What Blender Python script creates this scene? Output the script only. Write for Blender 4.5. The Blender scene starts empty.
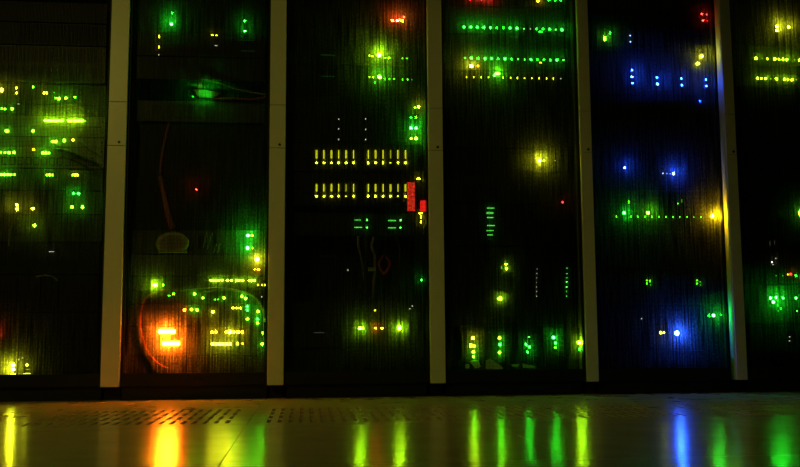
import bpy, bmesh, math, random
from mathutils import Vector, Matrix

random.seed(7)
scene = bpy.context.scene
COL = scene.collection

# ------------------------------------------------------------------ camera
IMG_W, IMG_H = 800, 467
CAM = Vector((-0.4966, -3.4416, 0.2196))
YAW, PITCH, ROLL, FPX = 0.1041, 0.1142, -0.0062, 912.14
FWD = Vector((math.sin(YAW) * math.cos(PITCH), math.cos(YAW) * math.cos(PITCH), math.sin(PITCH)))
_r = Vector((math.cos(YAW), -math.sin(YAW), 0))
_u = _r.cross(FWD)
RGT = math.cos(ROLL) * _r + math.sin(ROLL) * _u
UPV = -math.sin(ROLL) * _r + math.cos(ROLL) * _u
cam_data = bpy.data.cameras.new('camera')
cam_data.sensor_fit = 'HORIZONTAL'
cam_data.sensor_width = 36.0
cam_data.lens = FPX * 36.0 / IMG_W
cam_data.clip_start = 0.02
cam = bpy.data.objects.new('camera', cam_data)
COL.objects.link(cam)
m = Matrix((RGT, UPV, -FWD)).transposed().to_4x4()
m.translation = CAM
cam.matrix_world = m
scene.camera = cam

# ------------------------------------------------------------------ world, added spotlight, exposure
world = bpy.data.worlds.new('world')
scene.world = world
world.use_nodes = True
world.node_tree.nodes['Background'].inputs[0].default_value = (0.75, 0.85, 0.35, 1)
world.node_tree.nodes['Background'].inputs[1].default_value = 0.0022

lamp_data = bpy.data.lights.new('added_fill_spot', 'SPOT')  # added unseen spotlight, brightens the strips and floor from the left
lamp_data.energy = 38.0
lamp_data.color = (1.0, 0.86, 0.12)
lamp_data.shadow_soft_size = 0.12
lamp_data.spot_size = math.radians(84)
lamp_data.spot_blend = 1.0
lamp = bpy.data.objects.new('added_fill_spot', lamp_data)
lamp.location = (-2.3, -2.7, 2.1)
lamp.rotation_euler = (Vector((-1.05, -0.3, 0.25)) - lamp.location).to_track_quat('-Z', 'Y').to_euler()
COL.objects.link(lamp)

scene.view_settings.view_transform = 'Standard'
scene.view_settings.look = 'None'
scene.view_settings.exposure = 0.0
scene.view_settings.gamma = 1.0
scene.view_settings.use_curve_mapping = False
scene.cycles.use_denoising = True
scene.cycles.use_light_tree = True
scene.cycles.transparent_max_bounces = 16


def ray(px, py):
    return FWD + RGT * ((px - 400.0) / FPX) - UPV * ((py - 233.5) / FPX)


def at(px, py, Y):
    """the world point on the upright plane y = Y that stands at that place of the photograph"""
    d = ray(px, py)
    return CAM + d * ((Y - CAM.y) / d.y)


# ------------------------------------------------------------------ layout (metres)
BAY = 0.6                     # rack pitch
Y_DOOR = 0.025                # perforated door
Y_FACE = 0.041                # front of the mounted units
FACE_W = 0.483
RACK_X = [-1.5, -0.9, -0.3, 0.3, 0.9, 1.5]

# ------------------------------------------------------------------ materials
MATS = {}


def bsdf_mat(name, color, rough=0.5, metal=0.0, noise=0.0, nscale=40.0, bump=0.0, bscale=200.0, stretch=(1, 1, 1), spec=0.5):
    if name in MATS:
        return MATS[name]
    mt = bpy.data.materials.new(name)
    mt.use_nodes = True
    nt = mt.node_tree
    b = nt.nodes['Principled BSDF']
    b.inputs['Base Color'].default_value = (*color, 1)
    b.inputs['Roughness'].default_value = rough
    b.inputs['Metallic'].default_value = metal
    b.inputs['Specular IOR Level'].default_value = spec
    tc = nt.nodes.new('ShaderNodeTexCoord')
    mp = nt.nodes.new('ShaderNodeMapping')
    mp.inputs['Scale'].default_value = stretch
    nt.links.new(tc.outputs['Object'], mp.inputs['Vector'])
    if noise > 0:
        n = nt.nodes.new('ShaderNodeTexNoise')
        n.inputs['Scale'].default_value = nscale
        n.inputs['Detail'].default_value = 5
        nt.links.new(mp.outputs[0], n.inputs['Vector'])
        r = nt.nodes.new('ShaderNodeMapRange')
        r.inputs['To Min'].default_value = 1 - noise
        r.inputs['To Max'].default_value = 1 + noise
        nt.links.new(n.outputs['Fac'], r.inputs['Value'])
        mx = nt.nodes.new('ShaderNodeVectorMath')
        mx.operation = 'SCALE'
        mx.inputs[0].default_value = color
        nt.links.new(r.outputs[0], mx.inputs['Scale'])
        nt.links.new(mx.outputs[0], b.inputs['Base Color'])
    if bump > 0:
        n2 = nt.nodes.new('ShaderNodeTexNoise')
        n2.inputs['Scale'].default_value = bscale
        n2.inputs['Detail'].default_value = 3
        nt.links.new(mp.outputs[0], n2.inputs['Vector'])
        bp = nt.nodes.new('ShaderNodeBump')
        bp.inputs['Strength'].default_value = bump
        bp.inputs['Distance'].default_value = 0.002
        nt.links.new(n2.outputs['Fac'], bp.inputs['Height'])
        nt.links.new(bp.outputs[0], b.inputs['Normal'])
    MATS[name] = mt
    return mt


M_BLACK = bsdf_mat('black_rack_paint', (0.008, 0.008, 0.008), 0.55, noise=0.3, bump=0.1, spec=0.25)
M_INSIDE = bsdf_mat('dark_inside_steel', (0.012, 0.012, 0.012), 0.6, noise=0.3, spec=0.2)
M_STRIP = bsdf_mat('pale_strip_paint', (0.72, 0.71, 0.66), 0.33, noise=0.08, nscale=14, bump=0.05, bscale=350)
M_SCREW = bsdf_mat('dark_screw', (0.03, 0.03, 0.03), 0.4, metal=0.6, noise=0.2)
M_FACE_DARK = bsdf_mat('charcoal_faceplate', (0.016, 0.016, 0.016), 0.45, noise=0.25, bump=0.15, spec=0.25)
M_FACE_MID = bsdf_mat('grey_faceplate', (0.09, 0.09, 0.08), 0.45, noise=0.2, bump=0.15, spec=0.3)
M_FACE_PALE = bsdf_mat('pale_faceplate', (0.32, 0.32, 0.29), 0.45, noise=0.2, bump=0.15)
M_PORT = bsdf_mat('port_black_plastic', (0.012, 0.012, 0.014), 0.35, noise=0.2)
M_CABLE = bsdf_mat('black_cable_jacket', (0.02, 0.02, 0.02), 0.45, noise=0.2)
M_CABLE_GREY = bsdf_mat('grey_cable_jacket', (0.35, 0.33, 0.30), 0.45, noise=0.2)
M_CABLE_RED_LIT = bsdf_mat('red_lit_cable_jacket', (0.5, 0.13, 0.10), 0.5, noise=0.2)  # red light on a grey cable, put into the jacket colour
M_CABLE_RED = bsdf_mat('red_or_red_lit_jacket', (0.45, 0.05, 0.04), 0.45, noise=0.2)
M_PAPER = bsdf_mat('off_white_paper', (0.7, 0.7, 0.66), 0.8, noise=0.1)
M_BEIGE = bsdf_mat('beige_plastic', (0.36, 0.33, 0.26), 0.5, noise=0.15)
M_CHROME = bsdf_mat('worn_steel', (0.5, 0.5, 0.5), 0.3, metal=1.0, noise=0.2)
M_WALL = bsdf_mat('dark_wall_paint', (0.10, 0.10, 0.095), 0.8, noise=0.15, nscale=6)
M_CEIL = bsdf_mat('ceiling_board', (0.16, 0.16, 0.15), 0.9, noise=0.15, nscale=6)
M_PLENUM = bsdf_mat('under_floor_concrete', (0.05, 0.05, 0.05), 0.9, noise=0.3, nscale=8)


def tile_material(name, seed):
    mt = bpy.data.materials.new(name)
    mt.use_nodes = True
    nt = mt.node_tree
    b = nt.nodes['Principled BSDF']
    tc = nt.nodes.new('ShaderNodeTexCoord')
    mp = nt.nodes.new('ShaderNodeMapping')
    mp.inputs['Location'].default_value = (seed * 3.1, seed * 1.7, 0)
    nt.links.new(tc.outputs['Object'], mp.inputs['Vector'])
    n = nt.nodes.new('ShaderNodeTexNoise')
    n.inputs['Scale'].default_value = 9
    n.inputs['Detail'].default_value = 6
    nt.links.new(mp.outputs[0], n.inputs['Vector'])
    cr = nt.nodes.new('ShaderNodeValToRGB')
    cr.color_ramp.elements[0].position = 0.3
    cr.color_ramp.elements[0].color = (0.46, 0.36, 0.26, 1)
    cr.color_ramp.elements[1].position = 0.75
    cr.color_ramp.elements[1].color = (0.55, 0.44, 0.32, 1)
    nt.links.new(n.outputs['Fac'], cr.inputs[0])
    nt.links.new(cr.outputs[0], b.inputs['Base Color'])
    rr = nt.nodes.new('ShaderNodeMapRange')
    rr.inputs['To Min'].default_value = 0.17
    rr.inputs['To Max'].default_value = 0.21
    nt.links.new(n.outputs['Fac'], rr.inputs['Value'])
    nt.links.new(rr.outputs[0], b.inputs['Roughness'])
    w = nt.nodes.new('ShaderNodeTexNoise')
    w.inputs['Scale'].default_value = 7
    w.inputs['Detail'].default_value = 2
    nt.links.new(mp.outputs[0], w.inputs['Vector'])
    bp = nt.nodes.new('ShaderNodeBump')
    bp.inputs['Strength'].default_value = 0.05
    bp.inputs['Distance'].default_value = 0.01
    nt.links.new(w.outputs['Fac'], bp.inputs['Height'])
    nt.links.new(bp.outputs[0], b.inputs['Normal'])
    b.inputs['Specular IOR Level'].default_value = 0.55
    return mt


M_TILE = [tile_material('worn_floor_laminate', 0), tile_material('worn_floor_laminate_b', 1), tile_material('worn_floor_laminate_c', 2)]


def door_mesh_material():
    """black perforated sheet: open holes, and hole edges that scatter a little of the light coming through"""
    mt = bpy.data.materials.new('perforated_door_sheet')
    mt.use_nodes = True
    nt = mt.node_tree
    nt.nodes.clear()
    N = nt.nodes.new
    L = nt.links.new
    out = N('ShaderNodeOutputMaterial')
    tc = N('ShaderNodeTexCoord')
    sp = N('ShaderNodeSeparateXYZ')
    L(tc.outputs['Object'], sp.inputs[0])

    def wave(sock, pitch, thr):
        a = N('ShaderNodeMath'); a.operation = 'MULTIPLY'; a.inputs[1].default_value = 2 * math.pi / pitch
        L(sock, a.inputs[0])
        c = N('ShaderNodeMath'); c.operation = 'COSINE'
        L(a.outputs[0], c.inputs[0])
        g = N('ShaderNodeMath'); g.operation = 'GREATER_THAN'; g.inputs[1].default_value = thr
        L(c.outputs[0], g.inputs[0])
        return g.outputs[0]
    vx = wave(sp.outputs['X'], 0.0052, 0.48)
    vz = wave(sp.outputs['Z'], 0.0052, 0.66)
    mask = N('ShaderNodeMath'); mask.operation = 'MAXIMUM'
    L(vx, mask.inputs[0]); L(vz, mask.inputs[1])
    # streaky scatter strength
    mp = N('ShaderNodeMapping'); mp.inputs['Scale'].default_value = (150, 1, 6)
    L(tc.outputs['Object'], mp.inputs['Vector'])
    n1 = N('ShaderNodeTexNoise'); n1.inputs['Scale'].default_value = 1.0; n1.inputs['Detail'].default_value = 2
    L(mp.outputs[0], n1.inputs['Vector'])
    r1 = N('ShaderNodeMapRange')
    r1.inputs['From Min'].default_value = 0.36; r1.inputs['From Max'].default_value = 0.66
    r1.inputs['To Min'].default_value = 0.006; r1.inputs['To Max'].default_value = 0.20
    L(n1.outputs['Fac'], r1.inputs['Value'])
    mp2 = N('ShaderNodeMapping'); mp2.inputs['Scale'].default_value = (170, 1, 110)
    L(tc.outputs['Object'], mp2.inputs['Vector'])
    n2 = N('ShaderNodeTexNoise'); n2.inputs['Scale'].default_value = 1.0; n2.inputs['Detail'].default_value = 1
    L(mp2.outputs[0], n2.inputs['Vector'])
    r2 = N('ShaderNodeMapRange')
    r2.inputs['From Min'].default_value = 0.35; r2.inputs['From Max'].default_value = 0.65
    r2.inputs['To Min'].default_value = 0.45; r2.inputs['To Max'].default_value = 1.25
    L(n2.outputs['Fac'], r2.inputs['Value'])
    mul = N('ShaderNodeMath'); mul.operation = 'MULTIPLY'
    L(r1.outputs[0], mul.inputs[0]); L(r2.outputs[0], mul.inputs[1])
    comb = N('ShaderNodeCombineXYZ')
    for k in range(3):
        L(mul.outputs[0], comb.inputs[k])
    tr = N('ShaderNodeBsdfTranslucent')
    L(comb.outputs[0], tr.inputs['Color'])
    df = N('ShaderNodeBsdfDiffuse'); df.inputs['Color'].default_value = (0.006, 0.006, 0.006, 1)
    add = N('ShaderNodeAddShader')
    L(tr.outputs[0], add.inputs[0]); L(df.outputs[0], add.inputs[1])
    tp = N('ShaderNodeBsdfTransparent')
    mix = N('ShaderNodeMixShader')
    L(mask.outputs[0], mix.inputs[0]); L(tp.outputs[0], mix.inputs[1]); L(add.outputs[0], mix.inputs[2])
    L(mix.outputs[0], out.inputs['Surface'])
    return mt


M_MESH = door_mesh_material()

LED_COL = {
    'G': (0.012, 1.0, 0.02), 'PG': (0.12, 1.0, 0.09), 'LY': (0.42, 1.0, 0.006), 'YG': (0.12, 1.0, 0.006), 'Y': (0.85, 0.90, 0.014),
    'A': (1.0, 0.62, 0.004), 'O': (1.0, 0.14, 0.004), 'R': (1.0, 0.02, 0.012), 'B': (0.012, 0.07, 1.0),
    'W': (0.8, 0.85, 0.55), 'BC': (0.02, 0.10, 1.0), 'BW': (0.35, 0.5, 1.0),
}
LED_STR = {0: 0.05, 1: 1.2, 2: 6.0, 3: 24.0, 4: 75.0, 5: 190.0, 6: 420.0, 7: 900.0, 8: 620.0}


def led_mat(c, s):
    key = ('led', c, s)
    if key not in MATS:
        mt = bpy.data.materials.new('led_light_%s_%d' % (c, s))
        mt.use_nodes = True
        nt = mt.node_tree
        nt.nodes.clear()
        e = nt.nodes.new('ShaderNodeEmission')
        e.inputs[0].default_value = (*LED_COL[c], 1)
        e.inputs[1].default_value = LED_STR[s]
        o = nt.nodes.new('ShaderNodeOutputMaterial')
        nt.links.new(e.outputs[0], o.inputs['Surface'])
        MATS[key] = mt
    return MATS[key]


# ------------------------------------------------------------------ mesh helpers
def add_box(bm, x0, x1, y0, y1, z0, z1):
    v = [bm.verts.new(p) for p in ((x0, y0, z0), (x1, y0, z0), (x1, y1, z0), (x0, y1, z0),
                                   (x0, y0, z1), (x1, y0, z1), (x1, y1, z1), (x0, y1, z1))]
    for f in ((0, 3, 2, 1), (4, 5, 6, 7), (0, 1, 5, 4), (1, 2, 6, 5), (2, 3, 7, 6), (3, 0, 4, 7)):
        bm.faces.new([v[i] for i in f])


def obj(name, bm, mat, parent=None, bevel=0.0, smooth=False):
    if bevel > 0:
        bmesh.ops.bevel(bm, geom=list(bm.edges), offset=bevel, segments=2, affect='EDGES', profile=0.5)
    me = bpy.data.meshes.new(name)
    bm.to_mesh(me)
    bm.free()
    if smooth:
        for p in me.polygons:
            p.use_smooth = True
    me.materials.append(mat)
    o = bpy.data.objects.new(name, me)
    COL.objects.link(o)
    if parent:
        o.parent = parent
    return o


def box(name, mat, parent, x0, x1, y0, y1, z0, z1, bevel=0.0):
    bm = bmesh.new()
    add_box(bm, x0, x1, y0, y1, z0, z1)
    return obj(name, bm, mat, parent, bevel)


def link_mesh(name, me, parent, loc, scale=None):
    o = bpy.data.objects.new(name, me)
    COL.objects.link(o)
    o.parent = parent
    o.location = loc
    if scale:
        o.scale = scale
    return o


def thing(name, label, cat, loc=(0, 0, 0), group=None):
    o = bpy.data.objects.new(name, None)
    COL.objects.link(o)
    o.empty_display_size = 0.05
    o.location = loc
    tag(o, label, cat, group)
    return o


def tag(o, label, cat, group=None):
    o['label'] = label
    o['category'] = cat
    if group:
        o['group'] = group
    return o


def struct(o):
    o['kind'] = 'structure'
    return o


def tube_mesh(bm, pts, r, seg=8, r_end=None):
    """swept tube through points (Catmull-Rom smoothed)"""
    P = [Vector(p) for p in pts]
    S = []
    n = len(P)
    for i in range(n - 1):
        p0, p1, p2, p3 = P[max(i - 1, 0)], P[i], P[i + 1], P[min(i + 2, n - 1)]
        for k in range(6):
            t = k / 6
            S.append(0.5 * ((2 * p1) + (p2 - p0) * t + (2 * p0 - 5 * p1 + 4 * p2 - p3) * t * t + (3 * p1 - p0 - 3 * p2 + p3) * t ** 3))
    S.append(P[-1])
    rings = []
    for i, p in enumerate(S):
        tg = (S[min(i + 1, len(S) - 1)] - S[max(i - 1, 0)]).normalized()
        a = tg.cross(Vector((0, 1, 0.123))).normalized()
        b = tg.cross(a)
        rr = r if r_end is None else r + (r_end - r) * i / (len(S) - 1)
        rings.append([bm.verts.new(p + (a * math.cos(q) + b * math.sin(q)) * rr) for q in [2 * math.pi * k / seg for k in range(seg)]])
    for i in range(len(rings) - 1):
        for k in range(seg):
            bm.faces.new((rings[i][k], rings[i][(k + 1) % seg], rings[i + 1][(k + 1) % seg], rings[i + 1][k]))
    bm.faces.new(rings[0][::-1])
    bm.faces.new(rings[-1])


# LED lens: a low dome facing the aisle, or a glowing bar for light strips and painted reflections
MESHES = {}


def dome_mesh(mat):
    key = ('dome', mat.name)
    if key not in MESHES:
        bm = bmesh.new()
        seg = 8
        tip = bm.verts.new((0, -1, 0))
        prev = None
        for lat in (0.5, 1.0):
            a = lat * math.pi / 2
            ring = [bm.verts.new((math.sin(a) * math.cos(2 * math.pi * k / seg), -math.cos(a), math.sin(a) * math.sin(2 * math.pi * k / seg))) for k in range(seg)]
            for k in range(seg):
                if prev is None:
                    bm.faces.new((tip, ring[k], ring[(k + 1) % seg]))
                else:
                    bm.faces.new((prev[k], ring[k], ring[(k + 1) % seg], prev[(k + 1) % seg]))
            prev = ring
        bmesh.ops.recalc_face_normals(bm, faces=bm.faces)
        me = bpy.data.meshes.new('led')
        bm.to_mesh(me)
        bm.free()
        me.materials.append(mat)
        MESHES[key] = me
    return MESHES[key]


def bar_mesh(mat):
    key = ('bar', mat.name)
    if key not in MESHES:
        bm = bmesh.new()
        add_box(bm, -1, 1, -1, 0.3, -1, 1)
        bmesh.ops.bevel(bm, geom=list(bm.edges), offset=0.25, segments=1, affect='EDGES')
        me = bpy.data.meshes.new('light_or_glint_bar')
        bm.to_mesh(me)
        bm.free()
        me.materials.append(mat)
        MESHES[key] = me
    return MESHES[key]


MM = 1 / 276.0     # metres per pixel on the rack fronts, for lens sizes only


def add_leds(parent, leds, Y=Y_FACE):
    """leds: (px, py, colour, strength[, width px, height px[, 'bar']])"""
    base = parent.location
    for l in leds:
        px, py, c, s = l[:4]
        dflt = {0: 1.2, 1: 1.5, 2: 1.9, 3: 2.3, 4: 2.7, 5: 3.1, 6: 3.5, 7: 4.0, 8: 4.0}[s]
        w = l[4] if len(l) > 4 else dflt
        h = l[5] if len(l) > 5 else w
        p = at(px, py, Y - 0.0012)
        mt = led_mat(c, s)
        if len(l) > 6:
            o = link_mesh('light_or_glint_bar', bar_mesh(mt), parent, p - base, (w * MM / 2, 0.003, h * MM / 2))
        else:
            o = link_mesh('led', dome_mesh(mt), parent, p - base, (w * MM / 2, min(w, h) * MM * 0.22, h * MM / 2))


# ------------------------------------------------------------------ the room
FX0, FX1 = -3.795, 3.765
room_floor = struct(box('floor', M_PLENUM, None, FX0, FX1, -5.4, 1.5, -0.24, -0.20))
TW = 0.63
SEAM_X0 = -0.645
xs = [SEAM_X0 + TW * k for k in range(-5, 8)]
ys = [1.44, 0.82, 0.20, -0.42, -1.03, -1.80, -2.42, -3.04, -3.66, -4.28, -4.90]


def solid_tile(w, d):
    bm = bmesh.new()
    g, gy = 0.0001, 0.0010
    add_box(bm, g, w - g, gy, d - gy, -0.03, 0)
    bmesh.ops.bevel(bm, geom=[e for e in bm.edges if all(v.co.z > -0.001 for v in e.verts)], offset=0.0007, segments=1, affect='EDGES')
    me = bpy.data.meshes.new('floor_tile')
    bm.to_mesh(me)
    bm.free()
    return me


def perforated_tile(w, d):
    bm = bmesh.new()
    g = 0.0006
    nx, ny = 19, 4
    cx = [g, 0.04]
    px = (w - 0.08) / nx
    for k in range(nx):
        cx += [0.04 + px * k + px * 0.30, 0.04 + px * k + px * 0.70]
    cx += [w - 0.04, w - g]
    cy = [g]
    py = (d - 0.08) / ny
    for k in range(ny):
        cy += [0.04 + py * k + py * 0.16, 0.04 + py * k + py * 0.84]
    cy += [d - g]
    hole_x = set(2 + 2 * k for k in range(nx))
    hole_y = set(1 + 2 * k for k in range(ny))
    V = {}

    def vert(i, j, z):
        if (i, j, z) not in V:
            V[(i, j, z)] = bm.verts.new((cx[i], cy[j], z))
        return V[(i, j, z)]
    T = -0.022
    for i in range(len(cx) - 1):
        for j in range(len(cy) - 1):
            if i in hole_x and j in hole_y:
                a, b, c, e = (i, j), (i + 1, j), (i + 1, j + 1), (i, j + 1)
                for p, q in ((a, b), (b, c), (c, e), (e, a)):
                    bm.faces.new((vert(*p, T), vert(*q, T), vert(*q, 0), vert(*p, 0)))
            else:
                bm.faces.new((vert(i, j, 0), vert(i + 1, j, 0), vert(i + 1, j + 1, 0), vert(i, j + 1, 0)))
    ni, nj = len(cx) - 1, len(cy) - 1
    rim = [(0, 0), (ni, 0), (ni, nj), (0, nj)]
    for p, q in zip(rim, rim[1:] + rim[:1]):
        bm.faces.new((vert(*p, T), vert(*q, T), vert(*q, 0), vert(*p, 0)))
    me = bpy.data.meshes.new('perforated_tile')
    bm.to_mesh(me)
    bm.free()
    return me


M_TAG = bpy.data.materials.new('thin_translucent_paper')
M_TAG.use_nodes = True
_nt = M_TAG.node_tree
_b = _nt.nodes['Principled BSDF']
_b.inputs['Base Color'].default_value = (0.6, 0.6, 0.56, 1)
_b.inputs['Roughness'].default_value = 0.9
_n = _nt.nodes.new('ShaderNodeTexNoise')
_n.inputs['Scale'].default_value = 160
_t = _nt.nodes.new('ShaderNodeBsdfTranslucent')
_nt.links.new(_n.outputs['Fac'], _t.inputs['Color'])
_m = _nt.nodes.new('ShaderNodeMixShader')
_m.inputs[0].default_value = 0.6
_nt.links.new(_b.outputs[0], _m.inputs[1])
_nt.links.new(_t.outputs[0], _m.inputs[2])
_nt.links.new(_m.outputs[0], _nt.nodes['Material Output'].inputs['Surface'])

tile_cache = {}
for j in range(len(ys) - 1):
    d = ys[j] - ys[j + 1]
    perf = abs(ys[j] + 0.42) < 1e-6
    for i in range(len(xs) - 1):
        mi = (i * 5 + j * 3) % 3
        key = (round(d, 3), perf, mi)
        if key not in tile_cache:
            me = perforated_tile(TW, d) if perf else solid_tile(TW, d)
            me.materials.append(M_TILE[mi])
            tile_cache[key] = me
        o = link_mesh('perforated_tile' if perf else 'floor_tile', tile_cache[key], room_floor, (xs[i], ys[j + 1], 0))

struct(box('wall_back', M_WALL, None, FX0, FX1, 1.5, 1.6, -0.24, 2.8))
struct(box('wall_left', M_WALL, None, FX0 - 0.1, FX0, -5.4, 1.6, -0.24, 2.8))
struct(box('wall_right', M_WALL, None, FX1, FX1 + 0.1, -5.4, 1.6, -0.24, 2.8))
struct(box('ceiling', M_CEIL, None, FX0 - 0.1, FX1 + 0.1, -5.4, 1.6, 2.8, 2.88))

# ------------------------------------------------------------------ racks
RACK_LABELS = [
    'server rack cut by the left edge, crowded with yellow-green lights behind its perforated door',
    'server rack with two glowing orange bars near the bottom, behind a perforated door',
    'server rack holding the two rows of yellow drive lights, third rack from the left',
    'server rack with two rows of small green lights near the top, fourth from the left',
    'server rack with blue lights, second from the right',
    'black server rack cut by the right edge, last of the row',
]
RACK_H = 2.05
STRIP_X = [-1.2, -0.604, 0.004, 0.604, 1.203]
STRIP_W = [0.067, 0.060, 0.057, 0.046, 0.043]


def make_rack(i):
    xc = RACK_X[i]
    t = thing('server_rack', RACK_LABELS[i], 'server rack', (xc, Y_DOOR, 0), 'row of black server racks')
    hw = 0.2635
    y = lambda v: v - 0.060 - 0.009 if v > 0.08 else v - 0.060   # depths inside the rack, the door at 0.060
    box('plinth', M_BLACK, t, -hw, hw, y(0.065), y(1.0), 0, 0.05)
    box('floor_pan', M_INSIDE, t, -hw, hw, y(0.065), y(1.0), 0.0505, 0.062)
    box('roof', M_BLACK, t, -hw, hw, y(0.065), y(1.0), RACK_H - 0.03, RACK_H)
    for s in (-1, 1):
        a, b = sorted((s * hw, s * (hw - 0.004)))
        box('side_panel', M_INSIDE, t, a, b, y(0.11), y(1.0), 0.0625, RACK_H - 0.0305)
        a, b = sorted((s * 0.2285, s * 0.2585))
        box('mounting_rail', M_INSIDE, t, a, b, y(0.136), y(0.15), 0.0625, RACK_H - 0.0305)
    box('rear_panel', M_INSIDE, t, -hw + 0.005, hw - 0.005, y(0.985), y(1.0), 0.0625, RACK_H - 0.0305)
    # the door
    # the door reaches to the cover strip on either side
    z0, z1 = 0.052, RACK_H - 0.035
    xl = (STRIP_X[i - 1] + STRIP_W[i - 1] / 2 + 0.001 - xc) if i > 0 else -0.264
    xr = (STRIP_X[i] - STRIP_W[i] / 2 - 0.001 - xc) if i < 5 else 0.264
    if i == 4:
        xr = 0.264
    fw = 0.007
    bm = bmesh.new()
    add_box(bm, xl, xl + fw, -0.012, 0.004, z0, z1)
    add_box(bm, xr - fw, xr, -0.012, 0.004, z0, z1)
    add_box(bm, xl + fw, xr - fw, -0.012, 0.004, z0, z0 + 0.045)
    add_box(bm, xl + fw, xr - fw, -0.012, 0.004, z1 - 0.05, z1)
    dr = obj('door', bm, M_BLACK, t)
    bm = bmesh.new()
    v = [bm.verts.new(p) for p in ((xl + fw, 0, z0 + 0.045), (xr - fw, 0, z0 + 0.045), (xr - fw, 0, z1 - 0.05), (xl + fw, 0, z1 - 0.05))]
    bm.faces.new(v)
    obj('perforated_sheet', bm, M_MESH, dr)
    return t


RACKS = [make_rack(i) for i in range(6)]

# pale cover strips between the racks
STRIP_LABELS = [
    'leftmost and brightest of the tall pale metal cover strips',
    'tall pale cover strip right of the rack with orange bars',
    'tall pale cover strip right of the yellow drive lights, middle one of five',
    'dim tall cover strip left of the rack with blue lights',
    'rightmost narrow dim cover strip with coloured glints along its left side',
]
for i in range(5):
    t = thing('cover_strip', STRIP_LABELS[i], 'cover strip', (STRIP_X[i], 0, 0), 'pale cover strips between the racks')
    h = STRIP_W[i] / 2
    box('lower_panel', M_STRIP, t, -h, h, 0.0, 0.10, 0.0496, 0.9410, 0.0015)
    box('middle_panel', M_STRIP, t, -h, h, 0.0, 0.10, 0.9425, 1.1085, 0.0015)
    box('upper_panel', M_STRIP, t, -h, h, 0.0, 0.10, 1.1100, 2.04, 0.0015)
    box('foot', M_BLACK, t, -h + 0.004, h - 0.004, 0.05, 0.10, 0.0, 0.049)
    bm = bmesh.new()
    bmesh.ops.create_cone(bm, cap_ends=True, segments=12, radius1=0.0055, radius2=0.0045, depth=0.004)
    bmesh.ops.rotate(bm, verts=bm.verts, cent=(0, 0, 0), matrix=Matrix.Rotation(math.pi / 2, 3, 'X'))
    s = obj('screw', bm, M_SCREW, t)
    s.location = (0.008, -0.001, 0.955)


# ------------------------------------------------------------------ mounted units
def zpx(i, py, Y=Y_FACE):
    """height on the unit fronts of rack i that stands at that row of the photograph"""
    r = ray(400, py)
    # solve along the rack centre line
    lo, hi = -0.2, 2.3
    for _ in range(40):
        md = (lo + hi) / 2
        v = Vector((RACK_X[i], Y, md)) - CAM
        yy = 233.5 - FPX * (v.dot(UPV)) / v.dot(FWD)
        if yy > py:
            lo = md
        else:
            hi = md
    return (lo + hi) / 2


def fins_mesh(bm, x0, x1, z0, z1, y, pitch=0.008, w=0.003, proud=0.0014):
    n = max(1, int((x1 - x0) / pitch))
    for k in range(n):
        a = x0 + (k + 0.5) * (x1 - x0) / n
        add_box(bm, a - w / 2, a + w / 2, y - proud, y, z0, z1)


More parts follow.
